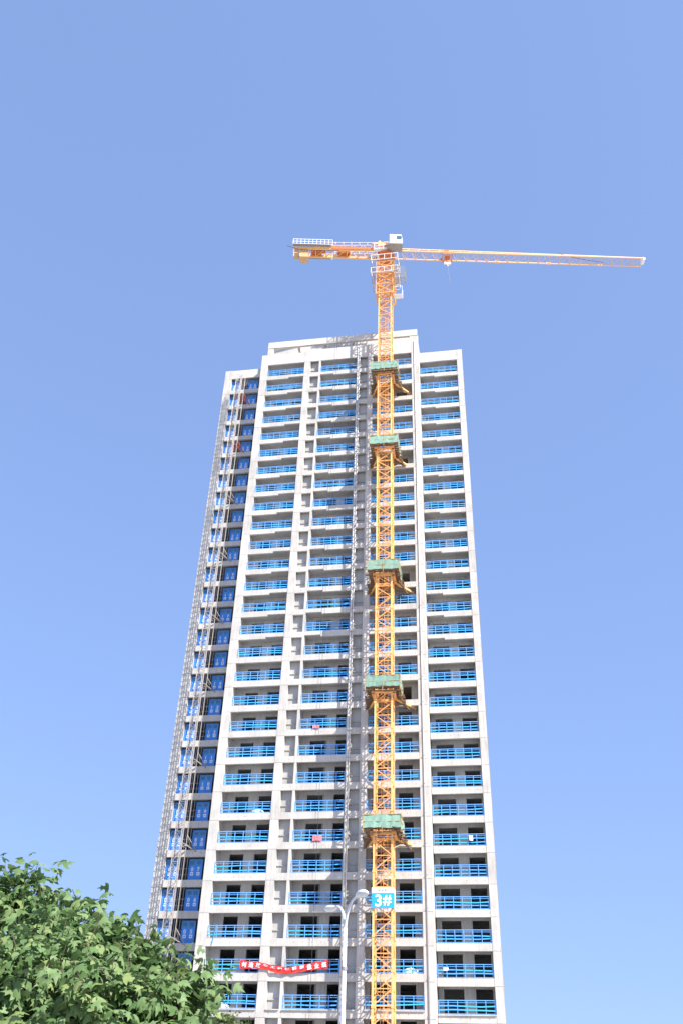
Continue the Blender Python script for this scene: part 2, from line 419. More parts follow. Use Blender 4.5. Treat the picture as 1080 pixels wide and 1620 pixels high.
tie_levels = (89.4, 76.4, 57.8, 43.45, 28.95)       # crane tie platforms: no railing behind them
for nm, x0, x1, fy, notch, ops in bays:
    for k in range(1, KN+1):
        zf = zk(k)+BH
        if nm == 'crane' and any(-2.4 < t-zf-1.2 < 0.9 for t in tie_levels[:4]): continue
        railing(x0, x1, fy, k, k >= 20)
# landing gates of the hoist in the left wing
leaf = MB().box(-.32, .32, 0, .035, 0, 1.46).mesh('gate_leaf', M['gate'])
leaftop = MB()
leaftop.box(-.32, .32, 0, .03, 1.48, 1.56).box(-.32, .32, 0, .03, 1.96, 2.02).box(-.32, -.255, 0, .03, 1.56, 1.96).box(.255, .32, 0, .03, 1.56, 1.96)
for i in range(8): leaftop.box(-.255+.064*i+.02, -.255+.064*i+.045, .01, .02, 1.56, 1.96)
for i in range(4): leaftop.box(-.255, .255, .005, .012, 1.62+.09*i, 1.645+.09*i)
leaftop = leaftop.mesh('gate_grille', M['gate_top'])
notice = MB().box(-.15, .15, -.006, -.001, -.16, .16).mesh('notice', M['white'])
noticei = MB().box(-.07, .07, -.010, -.0065, -.07, .07).mesh('notice_print', M['gate_top'])
gframe = MB().box(-.72, -.665, -.02, .06, 0, 2.14).box(.665, .72, -.02, .06, 0, 2.14).box(-.664, .664, -.02, .06, 2.06, 2.14).mesh('landing_gate', M['gate'])
bars = MB()
for x in (-.28, .02, .3): bars.bar((x, 0, 0), (x+.02, 0, 2.2), .045)
for z in (0.55, 1.15): bars.bar((-.5, .03, z), (.5, .03, z+.03), .04)
bars = bars.mesh('guard_bars', M['galv'])
for k in range(1, KN+1):
    z = zk(k)+BH+0.004
    fl = '%02d' % max(1, 31-k)
    for gx in (-7.46, -5.05):
        g = put('landing_gate', gframe, tower, (gx, WY+0.52, z))
        for s, ch in ((-1, fl[0]), (1, fl[1])):
            put('gate_leaf', leaf, g, (s*.33, 0, 0.03)); put('gate_grille', leaftop, g, (s*.33, 0.005, 0.03))
            put('numeral', text_mesh(ch, M['white'], 0.50, 0.004, 0.012), g, (s*.33, -0.008, 1.14))
            put('notice', notice, g, (s*.33, 0, 0.70)); put('notice_print', noticei, g, (s*.33, 0, 0.70))
    put('guard_bars', bars, tower, (-6.22, WY+0.3, z))
# drain pipes with clamps
for x, y in ((18.57, -0.06), (10.62, -0.03), (10.88, 0.02)):
    p = put('drain_pipe', MB().tube([(0, 0, 8), (0, 0, 98.3)], 0.055, 8).mesh('drain_pipe', M['pvc'], True), tower, (x, y, 0))
    cm = MB().box(-.075, .075, -.07, .06, 0, .07).mesh('pipe_clamp', M['galv'])
    for k in range(1, KN+1): put('pipe_clamp', cm, p, (0, 0, zk(k)+0.3))

# ------------------------------------------------------------------ tower crane
CX, CYY, HW = 14.80, -2.30, 0.86
crane = thing('tower_crane', 'yellow flat-top tower crane tied to the front of the concrete tower', 'crane', (CX, CYY, 0))
SH = 2.8; NS = 38                       # mast sections up to z = 106.4
chord = MB().box(-.085, .085, -.085, .085, 0.0, SH-.01).box(-.12, .12, -.12, .12, 0, .10).box(-.12, .12, -.12, .12, SH-.11, SH-.01).mesh('chord', M['crane'])
def lattice(hw, sh, wd, flip=False):
    b = MB(); c = [(-hw, -hw), (hw, -hw), (hw, hw), (-hw, hw)]
    for i in range(4):
        p, q = c[i], c[(i+1) % 4]
        if (i % 2) ^ flip: p, q = q, p
        for z in (0.06, sh/2): b.bar((*p, z), (*q, z), wd*0.9)
        b.bar((*p, 0.06), (*q, sh/2), wd); b.bar((*q, sh/2), (*p, sh-.04), wd)
        mid = ((p[0]+q[0])/2, (p[1]+q[1])/2)
    return b
la, lb = lattice(HW, SH, .08).mesh('mast_section', M['lace']), lattice(HW, SH, .08, True).mesh('mast_section', M['lace'])
lad = MB()
for x in (-.2, .2): lad.bar((x, 0, 0), (x, 0, SH), .04)
for i in range(8): lad.bar((-.2, 0, .2+i*.34), (.2, 0, .2+i*.34), .03)
lad.bar((-.45, .2, 0), (-.45, .2, SH), .05)
lad = lad.mesh('ladder', M['lace'])
for i in range(NS):
    s = put('mast_section', la if i % 2 else lb, crane, (0, 0, i*SH))
    for sx in (-1, 1):
        for sy in (-1, 1): put('chord', chord, s, (sx*HW, sy*HW, 0))
    put('ladder', lad, s, (.1, .35, 0))
put('foundation', MB().box(-1.9, 1.9, -1.5, 2.3, -.3, 0.35).mesh('foundation', M['slab']), crane)
ZM = NS*SH                               # 106.4
# climbing cage round the top of the mast
cage = MB(); hc = 1.25
for sx in (-1, 1):
    for sy in (-1, 1): cage.bar((sx*hc, sy*hc, ZM-1.5), (sx*hc, sy*hc, ZM+5.6), .14)
for z in (ZM-1.4, ZM+.6, ZM+2.9, ZM+5.5):
    for a, b in (((-hc,-hc),(hc,-hc)), ((hc,-hc),(hc,hc)), ((hc,hc),(-hc,hc)), ((-hc,hc),(-hc,-hc))): cage.bar((*a, z), (*b, z), .15)
for z0, z1 in ((ZM-1.4, ZM+.6), (ZM+.6, ZM+2.9), (ZM+2.9, ZM+5.5)):
    for y in (-hc, hc): cage.bar((-hc, y, z0), (hc, y, z1), .10); cage.bar((hc, y, z0), (-hc, y, z1), .10)
    for x in (-hc, hc): cage.bar((x, -hc, z0), (x, hc, z1), .10)
put('climbing_cage', cage.mesh('climbing_cage', M['lace']), crane)
inner = MB()
for sx in (-1, 1):
    for sy in (-1, 1): inner.bar((sx*HW, sy*HW, ZM), (sx*HW, sy*HW, ZM+7.6), .17)
for i in range(6):
    z = ZM+i*1.3
    for a, b in (((-HW,-HW),(HW,-HW)), ((HW,-HW),(HW,HW)), ((HW,HW),(-HW,HW)), ((-HW,HW),(-HW,-HW))):
        inner.bar((*a, z), (*b, z), .09); inner.bar((*a, z), (*b, z+1.3), .085)
put('tower_head', inner.mesh('tower_head', M['lace']), crane)
# walkways with white guard rails
def walk_mesh(hx, hy, z, name):            # open grating: thin bars on two bearers
    b = MB(); n = 16
    for i in range(n+1):
        x = -hx+2*hx*i/n
        b.bar((x, -hy, z), (x, -hc-.1, z), .03); b.bar((x, hy, z), (x, hc+.1, z), .03)
        y = -hc+2*hc*i/n
        b.bar((-hx, y, z), (-hc-.1, y, z), .03); b.bar((hx, y, z), (hc+.1, y, z), .03)
    for s_ in (-1, 1): b.bar((-hx, s_*hy, z-.03), (hx, s_*hy, z-.03), .07); b.bar((s_*hx, -hy, z-.03), (s_*hx, hy, z-.03), .07)
    return b.mesh(name, M['galv'])
def guard(hx, hy, z, tilt=0.0, name='walkway'):
    w_ = put(name, walk_mesh(hx, hy, z, name), crane)
    g = MB(); cs = [(-hx,-hy),(hx,-hy),(hx,hy),(-hx,hy)]
    for i in range(4):
        a, b = Vector((*cs[i], 0)), Vector((*cs[(i+1) % 4], 0))
        for zz in (.06, 1.15): g.bar(a+Vector((0,0,z+zz)), b+Vector((0,0,z+zz)), .07)
        for j in range(4):
            p = a.lerp(b, j/4); g.bar(p+Vector((0,0,z)), p+Vector((0,0,z+1.15)), .06)
    put('guard_rail', g.mesh('guard_rail', M['white']), w_)
guard(1.95, 1.85, ZM+5.3); guard(1.95, 1.85, ZM+2.5)
# grey mesh side platform of the cage
b = MB()
for z in (ZM+.9, ZM+1.7, ZM+2.5, ZM+3.2):
    b.bar((1.4, -1.9, z), (3.0, -1.9, z), .05); b.bar((1.4, -.6, z), (3.0, -.6, z), .05); b.bar((3.0, -1.9, z), (3.0, -.6, z), .05)
for i in range(12): b.bar((1.5+i*.135, -1.9, ZM+.9), (1.5+i*.135, -1.9, ZM+3.2), .03)
for i in range(9): b.bar((3.0, -1.9+i*.16, ZM+.9), (3.0, -1.9+i*.16, ZM+3.2), .03)
[b.bar((1.3, -1.9+i*.16, ZM+.86), (3.0, -1.9+i*.16, ZM+.86), .04) for i in range(9)]
put('side_platform', b.mesh('side_platform', M['galv']), crane)
b = MB().bar((1.3, -1.3, ZM-2.1), (2.5, -1.3, ZM-2.1), .05).bar((2.5, -1.3, ZM-2.1), (2.5, -1.3, ZM-.4), .05).bar((1.3, -1.3, ZM-.4), (2.5, -1.3, ZM-.4), .05)
b.bar((1.3, -.5, ZM-2.1), (2.5, -.5, ZM-2.1), .05).bar((2.5, -.5, ZM-2.1), (2.5, -.5, ZM-.4), .05).box(1.3, 2.5, -1.3, -.5, ZM-2.16, ZM-2.13)
put('lower_platform', b.mesh('lower_platform', M['white']), crane)
# slewing unit
ZS = ZM+7.6
b = MB().tube([(0,0,ZS), (0,0,ZS+.35)], 1.35, 24).tube([(0,0,ZS+.35), (0,0,ZS+.5)], 1.2, 24)
b.box(-1.15, 1.15, -1.05, 1.05, ZS+.5, ZS+1.9)
for a in range(4):
    t = math.pi/4+a*math.pi/2; b.tube([(.95*math.cos(t), .95*math.sin(t), ZS+.5), (.95*math.cos(t), .95*math.sin(t), ZS+1.2)], .2, 10)
put('slewing_ring', b.mesh('slewing_ring', M['jib_red']), crane)
JA = math.radians(9.5)                    # the jib swings slightly away from the facade line
jr = bpy.data.objects.new('jib', None)
top = MB()
ZJ = ZS+1.0                               # jib bottom chords
JL, J0 = 38.5, 1.3
def jt(x, y, z):                          # jib axes -> crane axes
    c, s = math.cos(JA), math.sin(JA); return (x*c-y*s, x*s+y*c, z)
def hj(x): return 1.45-0.50*(x-J0)/(JL-J0)
NJ = 24; step = (JL-J0)/NJ
jibm = MB()
for y in (-.76, .76): jibm.bar(jt(J0, y, ZJ), jt(JL, y, ZJ), .15)
jibm.bar(jt(J0, 0, ZJ+hj(J0)), jt(JL, 0, ZJ+hj(JL)), .16)
jib = put('jib', jibm.mesh('jib', M['jib']), crane)
for i in range(NJ):
    x0 = J0+i*step; x1 = x0+step; xm = (x0+x1)/2
    b = MB()
    for y in (-.76, .76):
        b.bar(jt(x0, y, ZJ), jt(xm, 0, ZJ+hj(xm)), .05); b.bar(jt(xm, 0, ZJ+hj(xm)), jt(x1, y, ZJ), .05)
    b.bar(jt(x0, -.76, ZJ), jt(x0, .76, ZJ), .055); b.bar(jt(x0, .76, ZJ), jt(x1, -.76, ZJ), .05)
    if i % 5 == 4: b.bar(jt(x1-.35, .76, ZJ), jt(x1+.35, .76, ZJ), .24)
    put('jib_lacing', b.mesh('jib_lacing', M['jib']), jib)
tipm = MB().tube([jt(JL+.15, -.5, ZJ+.3), jt(JL+.15, .5, ZJ+.3)], .28, 12); tipm.bar(jt(JL, -.76, ZJ), jt(JL, 0, ZJ+hj(JL)), .1); tipm.bar(jt(JL, .76, ZJ), jt(JL, 0, ZJ+hj(JL)), .1)
put('jib_tip', tipm.mesh('jib_tip', M['white']), jib)
# slack rope hanging under the jib
pts = []
for i in range(13):
    t = i/12; pts.append(jt(26+t*6.5, -.4, ZJ+.9-1.7*t-.25*math.sin(math.pi*t)))
put('jib_rope', MB().tube(pts, .03, 5).mesh('jib_rope', M['wire']), jib)
# trolley and hook
tx = 9.2
b = MB()
for y in (-.75, .75): b.box(-.8, .8, y-.05, y+.05, -.40, -.22)
for x in (-.7, 0, .7): b.box(x-.05, x+.05, -.75, .75, -.5, -.405)
b.box(-.4, .4, -.4, .4, -.37, -.2).box(-.35, .35, -.2, .2, 1.0, 1.3)
for x in (-.8, .8):
    for y in (-.62, .62): b.tube([(x, y-.06, .12), (x, y+.06, .12)], .14, 8); b.bar((x, y*1.15, -.3), (x, y*1.15, .3), .07)
b.bar((-.5, -.62, 0), (-.4, 0, 1.2), .09).bar((.5, -.62, 0), (.4, 0, 1.2), .09)
tr = put('trolley', b.mesh('trolley', M['jib_red']), crane, jt(tx, 0, ZJ), (0, 0, JA))
hb = MB().box(-.5, .5, -.14, .14, -1.75, -1.5).tube([(-.3, -.1, -1.55), (-.3, .1, -1.55)], .2, 10).tube([(.3, -.1, -1.55), (.3, .1, -1.55)], .2, 10)
hb.tube([(0, 0, -1.75), (0, 0, -2.05), (.1, 0, -2.2), (.2, 0, -2.1)], .06, 6)
put('hook_block', hb.mesh('hook_block', M['white']), tr)
hp = MB()
for x in (-.35, .35): hp.tube([(x, 0, -.2), (x*.8, 0, -1.5)], .02, 5)
hp.tube([(0, 0, -2.2), (.12, 0, -4.2), (.25, 0, -6.2)], .025, 5)
put('hoist_rope', hp.mesh('hoist_rope', M['galv']), tr)
# counter-jib
CL = 13.9
b = MB()
for y in (-.75, .75): b.bar(jt(-1.0, y, ZJ), jt(-CL, y, ZJ), .22, .34)
for i in range(9): x = -1.2-i*1.55; b.bar(jt(x, -.75, ZJ), jt(x, .75, ZJ), .12); b.bar(jt(x, -.75, ZJ), jt(x-1.55 if i < 8 else x, .75, ZJ), .08)
for y in (-.75, .75):
    b.bar(jt(-1.0, y, ZJ+1.15), jt(-9.0, y, ZJ+.75), .12)
    for i in range(6): x = -1.2-i*1.5; b.bar(jt(x, y, ZJ), jt(x-.75, y, ZJ+1.1-.04*i), .07); b.bar(jt(x-.75, y, ZJ+1.1-.04*i), jt(x-1.5, y, ZJ), .07)
cj = put('counter_jib', b.mesh('counter_jib', M['crane']), crane)
b = MB()
for y0, y1 in ((-1.35, -.9), (.9, 1.35)):
    i0 = len(b.v)
    for x, z in ((-8.2, 0), (-CL, 0)):
        for y in (y0, y1): b.v += [jt(x, y, ZJ+.2), jt(x, y, ZJ+.26)]
    b.f += [tuple(i0+k for k in q) for q in ((0,2,6,4),(1,5,7,3),(0,4,5,1),(2,3,7,6),(0,1,3,2),(4,6,7,5))]
put('deck', b.mesh('deck', M['galv']), cj)
b = MB()
for y in (-1.35, 1.35):
    for zz in (.3, .8, 1.35): b.bar(jt(-8.0, y, ZJ+zz), jt(-CL, y, ZJ+zz), .07)
    for i in range(11): x = -8.0-i*(CL-8)/10; b.bar(jt(x, y, ZJ+.2), jt(x, y, ZJ+1.35), .06)
for zz in (.3, .8, 1.35): b.bar(jt(-CL, -1.35, ZJ+zz), jt(-CL, 1.35, ZJ+zz), .07)
for y in (-.85, .85):
    for zz in (1.7, ): b.bar(jt(-1.2, y, ZJ+zz), jt(-8, y, ZJ+zz-.3), .05)
    for i in range(6): x = -1.6-i*1.2; b.bar(jt(x, y, ZJ+1.0), jt(x, y, ZJ+1.6), .05)
put('guard_rail', b.mesh('guard_rail', M['white']), cj)
for x, dx in ((-12.2, 1.1), (-13.35, .4)):
    i = put('counterweight', MB().box(-dx/2-.1, dx/2+.1, -.62, .62, -1.75, .25).mesh('counterweight', M['weight']), crane, jt(x, 0, ZJ), (0, 0, JA))
    if dx == .4: i.scale = (1, 1, .55)
put('winch', MB().tube([(-.2, -.55, .62), (-.2, .55, .62)], .38, 14).box(-1.0, .6, -.6, .6, .1, .28).box(.4, 1.2, -.35, .35, .28, .9).mesh('winch', M['jib_red']), crane, jt(-10.2, 0, ZJ), (0, 0, JA))
put('control_cabinet', MB().box(-.9, .9, -.35, .35, .2, 1.2).mesh('control_cabinet', M['jib_red']), crane, jt(-6.3, .3, ZJ), (0, 0, JA))
put('banner_strip', MB().box(-3.2, 3.2, -.92, -.88, -.12, .42).mesh('banner_strip', M['jib_red']), crane, jt(-5.0, 0, ZJ), (0, 0, JA))
put('stay_rope', MB().tube([jt(-CL-.9, -.9, ZJ+.25), jt(-CL+.8, -.9, ZJ-.45), jt(-CL+3, -.9, ZJ-.62), jt(-7, -.8, ZJ-.4)], .035, 5).mesh('stay_rope', M['wire']), crane)
# cab
cb = MB().box(-.75, .95, -.55, .55, 0, .75).box(-.75, .35, -.55, .55, .75, 1.9)
i0 = len(cb.v)
cb.v += [(.35,-.55,.75),(.95,-.55,.75),(.80,-.55,1.9),(.35,-.55,1.9),(.35,.55,.75),(.95,.55,.75),(.80,.55,1.9),(.35,.55,1.9)]
cb.f += [tuple(i0+k for k in q) for q in ((0,1,2,3),(7,6,5,4),(1,5,6,2),(3,2,6,7))]
cabx = jt(1.30, -1.75, ZJ-.35)
cb_o = put('cab', cb.mesh('cab', M['white']), crane, cabx, (0, 0, JA)); cb_o.scale = (1.12, 1.12, 1.12)
put('cab_window', MB().box(.15, .82, -.562, -.552, .85, 1.65).mesh('cab_window', M['glass']), cb_o)
put('cab_window', MB().box(-.5, .05, -.562, -.552, .95, 1.6).mesh('cab_window', M['white']), cb_o)
put('cab_floor', MB().box(-1.1, .95, -.7, .7, -.22, -.02).mesh('cab_floor', M['galv']), cb_o)
b = MB().box(-1.2, -.2, -1.6, -.6, ZS+2.0, ZS+3.2); b.bar((-1.7, -1.2, ZS+2.7), (0, -1.0, ZS+3.0), .14); b.bar((-1.1,-1.1,ZS+1.9), (-1.1,-1.1,ZS+4.0), .07); b.bar((-.4,-1.1,ZS+1.9), (-.4,-1.1,ZS+4.0), .07)
put('slew_motor', MB().tube([(-.9, -.9, ZS+1.9), (-.9, -.9, ZS+2.9)], .3, 12).bar((-1.9, -1.2, ZS+2.3), (.6, -1.0, ZS+2.6), .18).box(-.7, .1, -1.1, -.5, ZS+1.9, ZS+2.5).mesh('slew_motor', M['crane']), crane)
b = MB()
for zz in (.1, .6, 1.1): b.bar((-1.6, -1.6, ZS+.6+zz), (1.0, -1.6, ZS+.6+zz), .06); b.bar((-1.6, 1.4, ZS+.6+zz), (-1.6, -1.6, ZS+.6+zz), .06)
for x in (-1.6, -.9, -.2, .4, 1.0): b.bar((x, -1.6, ZS+.4), (x, -1.6, ZS+1.75), .06)
b.box(-1.6, 1.0, -1.6, -1.1, ZS+.5, ZS+.56)
put('slew_walkway', b.mesh('slew_walkway', M['white']), crane)
# the number board
sb = MB().box(-1.0, 1.0, -1.10, -1.06, 0, 1.30).box(1.0, 1.04, -1.10, .2, 0, 1.30).mesh('sign_board', M['signblue'])
sgn = put('sign_board', sb, crane, (0, 0, 21.90))
put('sign_side', MB().box(1.045, 1.06, -1.0, .1, .05, 1.25).mesh('sign_side', M['white']), sgn)
put('sign_band', MB().box(-1.0, 1.0, -1.10, -1.06, 1.305, 1.78).box(1.0, 1.04, -1.10, .2, 1.305, 1.78).mesh('sign_band', M['white']), sgn)
put('numeral', text_mesh('3', M['white'], 1.40, .01, .035), sgn, (-.38, -1.115, .64))
put('number_mark', text_mesh('#', M['white'], 1.25, .01, .03), sgn, (.42, -1.115, .64))
for x in (-.28, .02, .28): put('sign_emblem', MB().tube([(x, -1.112, 1.54), (x, -1.101, 1.54)], .10, 12).mesh('sign_emblem', M['galv']), sgn)
# tie platforms with green netting
rng = random.Random(3)
for ti, (zt, hw_) in enumerate(zip(tie_levels, (2.15, 2.05, 1.95, 1.85, 1.75))):
    pl = MB(); fx, fyy = 1.75, 1.75
    for i in range(9):
        y = -fyy+i*(2*fyy)/9
        if abs(y) > 1.0: pl.box(-fx, fx, y, y+.3, zt, zt+.05)
        else: pl.box(-fx, -1.05, y, y+.3, zt, zt+.05); pl.box(1.05, fx, y, y+.3, zt, zt+.05)
    p = put('tie_platform', pl.mesh('tie_platform', M['debris']), crane)
    # collar
    cl = MB()
    for s in (-1, 1):
        cl.bar((-1.2, s*1.1, zt-.35), (1.2, s*1.1, zt-.35), .28); cl.bar((s*1.1, -1.2, zt-.35), (s*1.1, 1.2, zt-.35), .28)
    put('tie_collar', cl.mesh('tie_collar', M['lace']), p)
    # net skirt: wavy sheet round three sides
    nb = MB(); path = [(-fx-.02, 1.6), (-fx-.05, -fyy-.02), (fx+.05, -fyy-.02), (fx+.02, 1.6)]; pts = []
    for a, c in zip(path[:-1], path[1:]):
        n = 10
        for j in range(n): pts.append((a[0]+(c[0]-a[0])*j/n, a[1]+(c[1]-a[1])*j/n))
    pts.append(path[-1])
    for (x, y) in pts:
        for zz in (0, .6, 1.25): nb.v.append((x+rng.uniform(-.05, .05), y+rng.uniform(-.05, .05), zt+zz-.05+rng.uniform(-.06, .06)))
    for j in range(len(pts)-1):
        for q in (0, 1): a = j*3+q; nb.f.append((a, a+3, a+4, a+1))
    put('safety_net', nb.mesh('safety_net', M['net']), p)
    pb = MB()
    for (x, y) in pts[::5]: pb.bar((x, y, zt-.5), (x, y, zt+1.4), .05)
    for zz in (.55, 1.2):
        for a, c in zip(path[:-1], path[1:]): pb.bar((*a, zt+zz), (*c, zt+zz), .05)
    put('scaffold_poles', pb.mesh('scaffold_poles', M['bamboo']), p)
    # ragged planks, rope ends and rubble hanging below
    db = MB()
    for j in range(46):
        x, y = rng.uniform(-1.9, 1.9), rng.uniform(-1.6, 1.7)
        if abs(x) < 1.0 and abs(y) < 1.0: continue
        ln = rng.uniform(.25, .8); db.bar((x, y, zt-.02), (x+rng.uniform(-.35, .35), y+rng.uniform(-.3, .3), zt-ln), rng.uniform(.02, .06))
    for j in range(8):
        y = rng.uniform(-1.5, 1.8); db.bar((-2.1, y, zt-.25-rng.uniform(0, .25)), (2.1, y+rng.uniform(-.3, .3), zt-.2-rng.uniform(0, .25)), .07)
    for sx in (-1, 1):
        for j in range(5): db.bar((sx*1.2, .4+j*.35, zt-.15), (sx*(2.0+.1*j), 1.2+.3*j, zt-.5-.1*j), .09)
    q = put('hanging_scraps', db.mesh('hanging_scraps', M['debris']), p); q['kind'] = 'stuff'
    # brown catch net sagging between the platform and the facade
    cn = MB(); nx, ny = 12, 6
    for ix in range(nx+1):
        for iy in range(ny+1):
            fx_, fy_ = ix/nx, iy/ny
            cn.v.append((-2.15+4.2*fx_+rng.uniform(-.04, .04), 1.05+1.2*fy_, zt-.12-.35*fy_-.45*math.sin(math.pi*fy_*.8)*(.5+.5*math.sin(3+9*fx_))+rng.uniform(-.06, .06)))
    for ix in range(nx):
        for iy in range(ny): a = ix*(ny+1)+iy; cn.f.append((a, a+ny+1, a+ny+2, a+1))
    put('catch_net', cn.mesh('catch_net', M['debris'], True), p)
    # tie arms to the building
    for (a, c) in (((1.15, .95, zt-.35), (3.0, 3.1, zt-.5)), ((-1.15, .95, zt-.35), (-2.1, 2.9, zt-.5)), ((.95, 1.15, zt-.35), (-1.2, 2.9, zt-.5))):
        tb = MB().bar(a, c, .22); 
        put('tie_arm', tb.mesh('tie_arm', M['crane']), p)

# ------------------------------------------------------------------ construction hoist mast on the left wing
HX, HY = -6.45, 0.35
hoist = thing('hoist_mast', 'slim grey lattice hoist mast climbing the shaded left wing of the tower', 'hoist', (HX, HY, 0))
hh = 0.325; HS = 1.508; NH = 63
b = MB()
for sx in (-1, 1):
    for sy in (-1, 1): b.tube([(sx*hh, sy*hh, 0), (sx*hh, sy*hh, HS-.01)], .045, 6)
cc = [(-hh,-hh),(hh,-hh),(hh,hh),(-hh,hh)]
for i in range(4):
    p, q = cc[i], cc[(i+1) % 4]
    b.bar((*p, .03), (*q, .03), .045); b.bar((*p, HS/2), (*q, HS/2), .03)
    b.bar((*p, .04), (*q, HS/2), .04); b.bar((*q, HS/2), (*p, HS-.05), .04)
hsec = b.mesh('mast_section', M['galv'])
rack = MB().box(-.04, .04, -.03, .03, 0, HS-.01).mesh('rack', M['galv'])
for i in range(NH):
    s = put('mast_section', hsec, hoist, (0, 0, i*HS))
    put('rack', rack, s, (hh+.09, 0, 0))
put('guide_pipe', MB().tube([(.62, .75, 0), (.62, .75, NH*HS)], .04, 6).mesh('guide_pipe', M['galv']), hoist)
put('guide_pipe', MB().tube([(.45, -.25, 0), (.45, -.25, NH*HS)], .03, 6).mesh('guide_pipe', M['galv']), hoist)
for j, k in enumerate(range(2, KN, 3)):
    z = zk(k)+0.95
    b = MB().bar((-.35, .3, z), (.1, 1.85, z), .06).bar((.35, .3, z), (.75, 1.85, z), .06).bar((-.35, .3, z), (.75, 1.85, z), .05)
    b.bar((.62, .3, z-.1), (.62, 1.7, z+.1), .06).bar((.3, -.1, z), (1.5, 1.95, z-.5), .06).bar((.62, .75, z+.9), (1.45, 1.95, z-.45), .06).bar((.62, .75, z+.9), (.9, 1.95, z-.45), .05)
    put('wall_tie', b.mesh('wall_tie', M['rusty'] if j % 4 in (0, 1) and j < 3 else M['galv']), hoist)

# ------------------------------------------------------------------ street lamp
LX, LY = 19.86, -56.9
lamp = thing('street_lamp', 'white double-armed street lamp in front of the tower beside the crane mast', 'street lamp', (LX, LY, 0.13))
put('pole', MB().tube([(0,0,0), (0,0,.5), (0,0,5), (0,0,8.75)], [.13,.11,.085,.065], 14).mesh('pole', M['lamp'], True), lamp)
put('base_plate', MB().box(-.22, .22, -.22, .22, 0, .03).tube([(0,0,.03), (0,0,.6)], .14, 12).mesh('base_plate', M['lamp']), lamp)
put('bracket', MB().tube([(0,0,7.4), (0,0,7.5)], .1, 12).mesh('bracket', M['galv']), lamp)
ad = Vector((0.62, -0.9, 0)).normalized()
for s in (-1, 1):
    pts = []
    for i in range(9):
        t = i/8; pts.append(Vector((0,0,8.6)) + ad*(s*0.92*(t**1.9)) + Vector((0,0,1.0*math.sin(t*math.pi*.52))))
    put('arm', MB().tube(pts, [.055-.015*i/8 for i in range(9)], 10).mesh('arm', M['lamp'], True), lamp)
    p0 = pts[-1]; hd = MB(); n = 9
    prof = [(-.06,.05),(.0,.08),(.12,.15),(.25,.20),(.40,.21),(.52,.18),(.61,.11),(.65,.02)]
    side = ad.cross(Vector((0,0,1))).normalized()
    for d_, r_ in prof:
        for j in range(12):
            a = 2*math.pi*j/12; hd.v.append(tuple(p0 + ad*(s*d_) + side*(r_*math.cos(a)) + Vector((0,0,1))*(r_*(.62 if math.sin(a) > 0 else .42)*math.sin(a)+.05*d_)))
    for i in range(len(prof)-1):
        for j in range(12): a = i*12+j; b_ = i*12+(j+1) % 12; hd.f.append((a, b_, b_+12, a+12))
    hd.f.append(tuple(range(12))); hd.f.append(tuple(range((len(prof)-1)*12, len(prof)*12)))
    put('lamp_head', hd.mesh('lamp_head', M['lamp'], True), lamp)

# ------------------------------------------------------------------ red banner on the balconies
ban = thing('banner', 'sagging red cloth banner with white characters across two lower balconies', 'banner', (5.4, -0.16, 17.5))
ctl = [(1.20, 18.17, 17.46), (2.1, 18.08, 17.44), (3.05, 18.0, 17.47), (3.5, 17.9, 17.43), (3.95, 17.80, 17.30), (4.6, 17.70, 17.12), (5.4, 17.60, 17.0),
       (5.9, 17.55, 17.05), (6.6, 17.68, 17.14), (7.2, 17.78, 17.2), (7.8, 17.92, 17.28), (8.6, 18.05, 17.40), (9.52, 18.19, 17.50)]
def edge(x):
    for a, c in zip(ctl[:-1], ctl[1:]):
        if x <= c[0]:
            t = (x-a[0])/(c[0]-a[0]); return a[1]+(c[1]-a[1])*t, a[2]+(c[2]-a[2])*t
    return ctl[-1][1:]
b = MB(); nn = 72
for i in range(nn+1):
    x = 1.2+(9.52-1.2)*i/nn; t_, bt = edge(x); mid = max(0, 1-abs(x-5.2)/2.2)
    for j in range(5):
        f_ = j/4; yo = 0.03*math.sin(x*6+j)*(.4+mid)+0.05*mid*math.sin(j*2.4+x*3)
        b.v.append((x-5.4, yo, t_+(bt-t_)*f_-17.5+.012*math.sin(x*9+j)))
for i in range(nn):
    for j in range(4): a = i*5+j; b.f.append((a, a+1, a+6, a+5))
put('cloth', b.mesh('cloth', M['red'], True), ban)
for i, ch in enumerate('创造放心工程铸就质量业绩'):
    x = 1.62+i*(9.12-1.62)/11; t_, bt = edge(x); me = text_mesh(ch, M['white'], 0.46, .004, .012)
    o = put('character', me, ban, (x-5.4, -.075, (t_+bt)/2-17.5+(.0 if i < 3 or i > 8 else .10)))
    sl = (edge(x+.2)[0]-edge(x-.2)[0])/.4; o.rotation_euler = (0, -math.atan(sl), 0)
    hgt = t_-bt; o.scale = (1, 1, min(1, hgt/.62) if i < 3 or i > 8 else (.62 if i > 6 else .38))
# cords that hold the ends of the banner
for x, z in ((1.2, 18.17), (9.52, 18.19)): put('cord', MB().tube([(x-5.4, 0, z-17.5), (x-5.4+(-.2 if x < 5 else .2), .25, z-17.5+.12)], .012, 5).mesh('cord', M['wire']), ban)

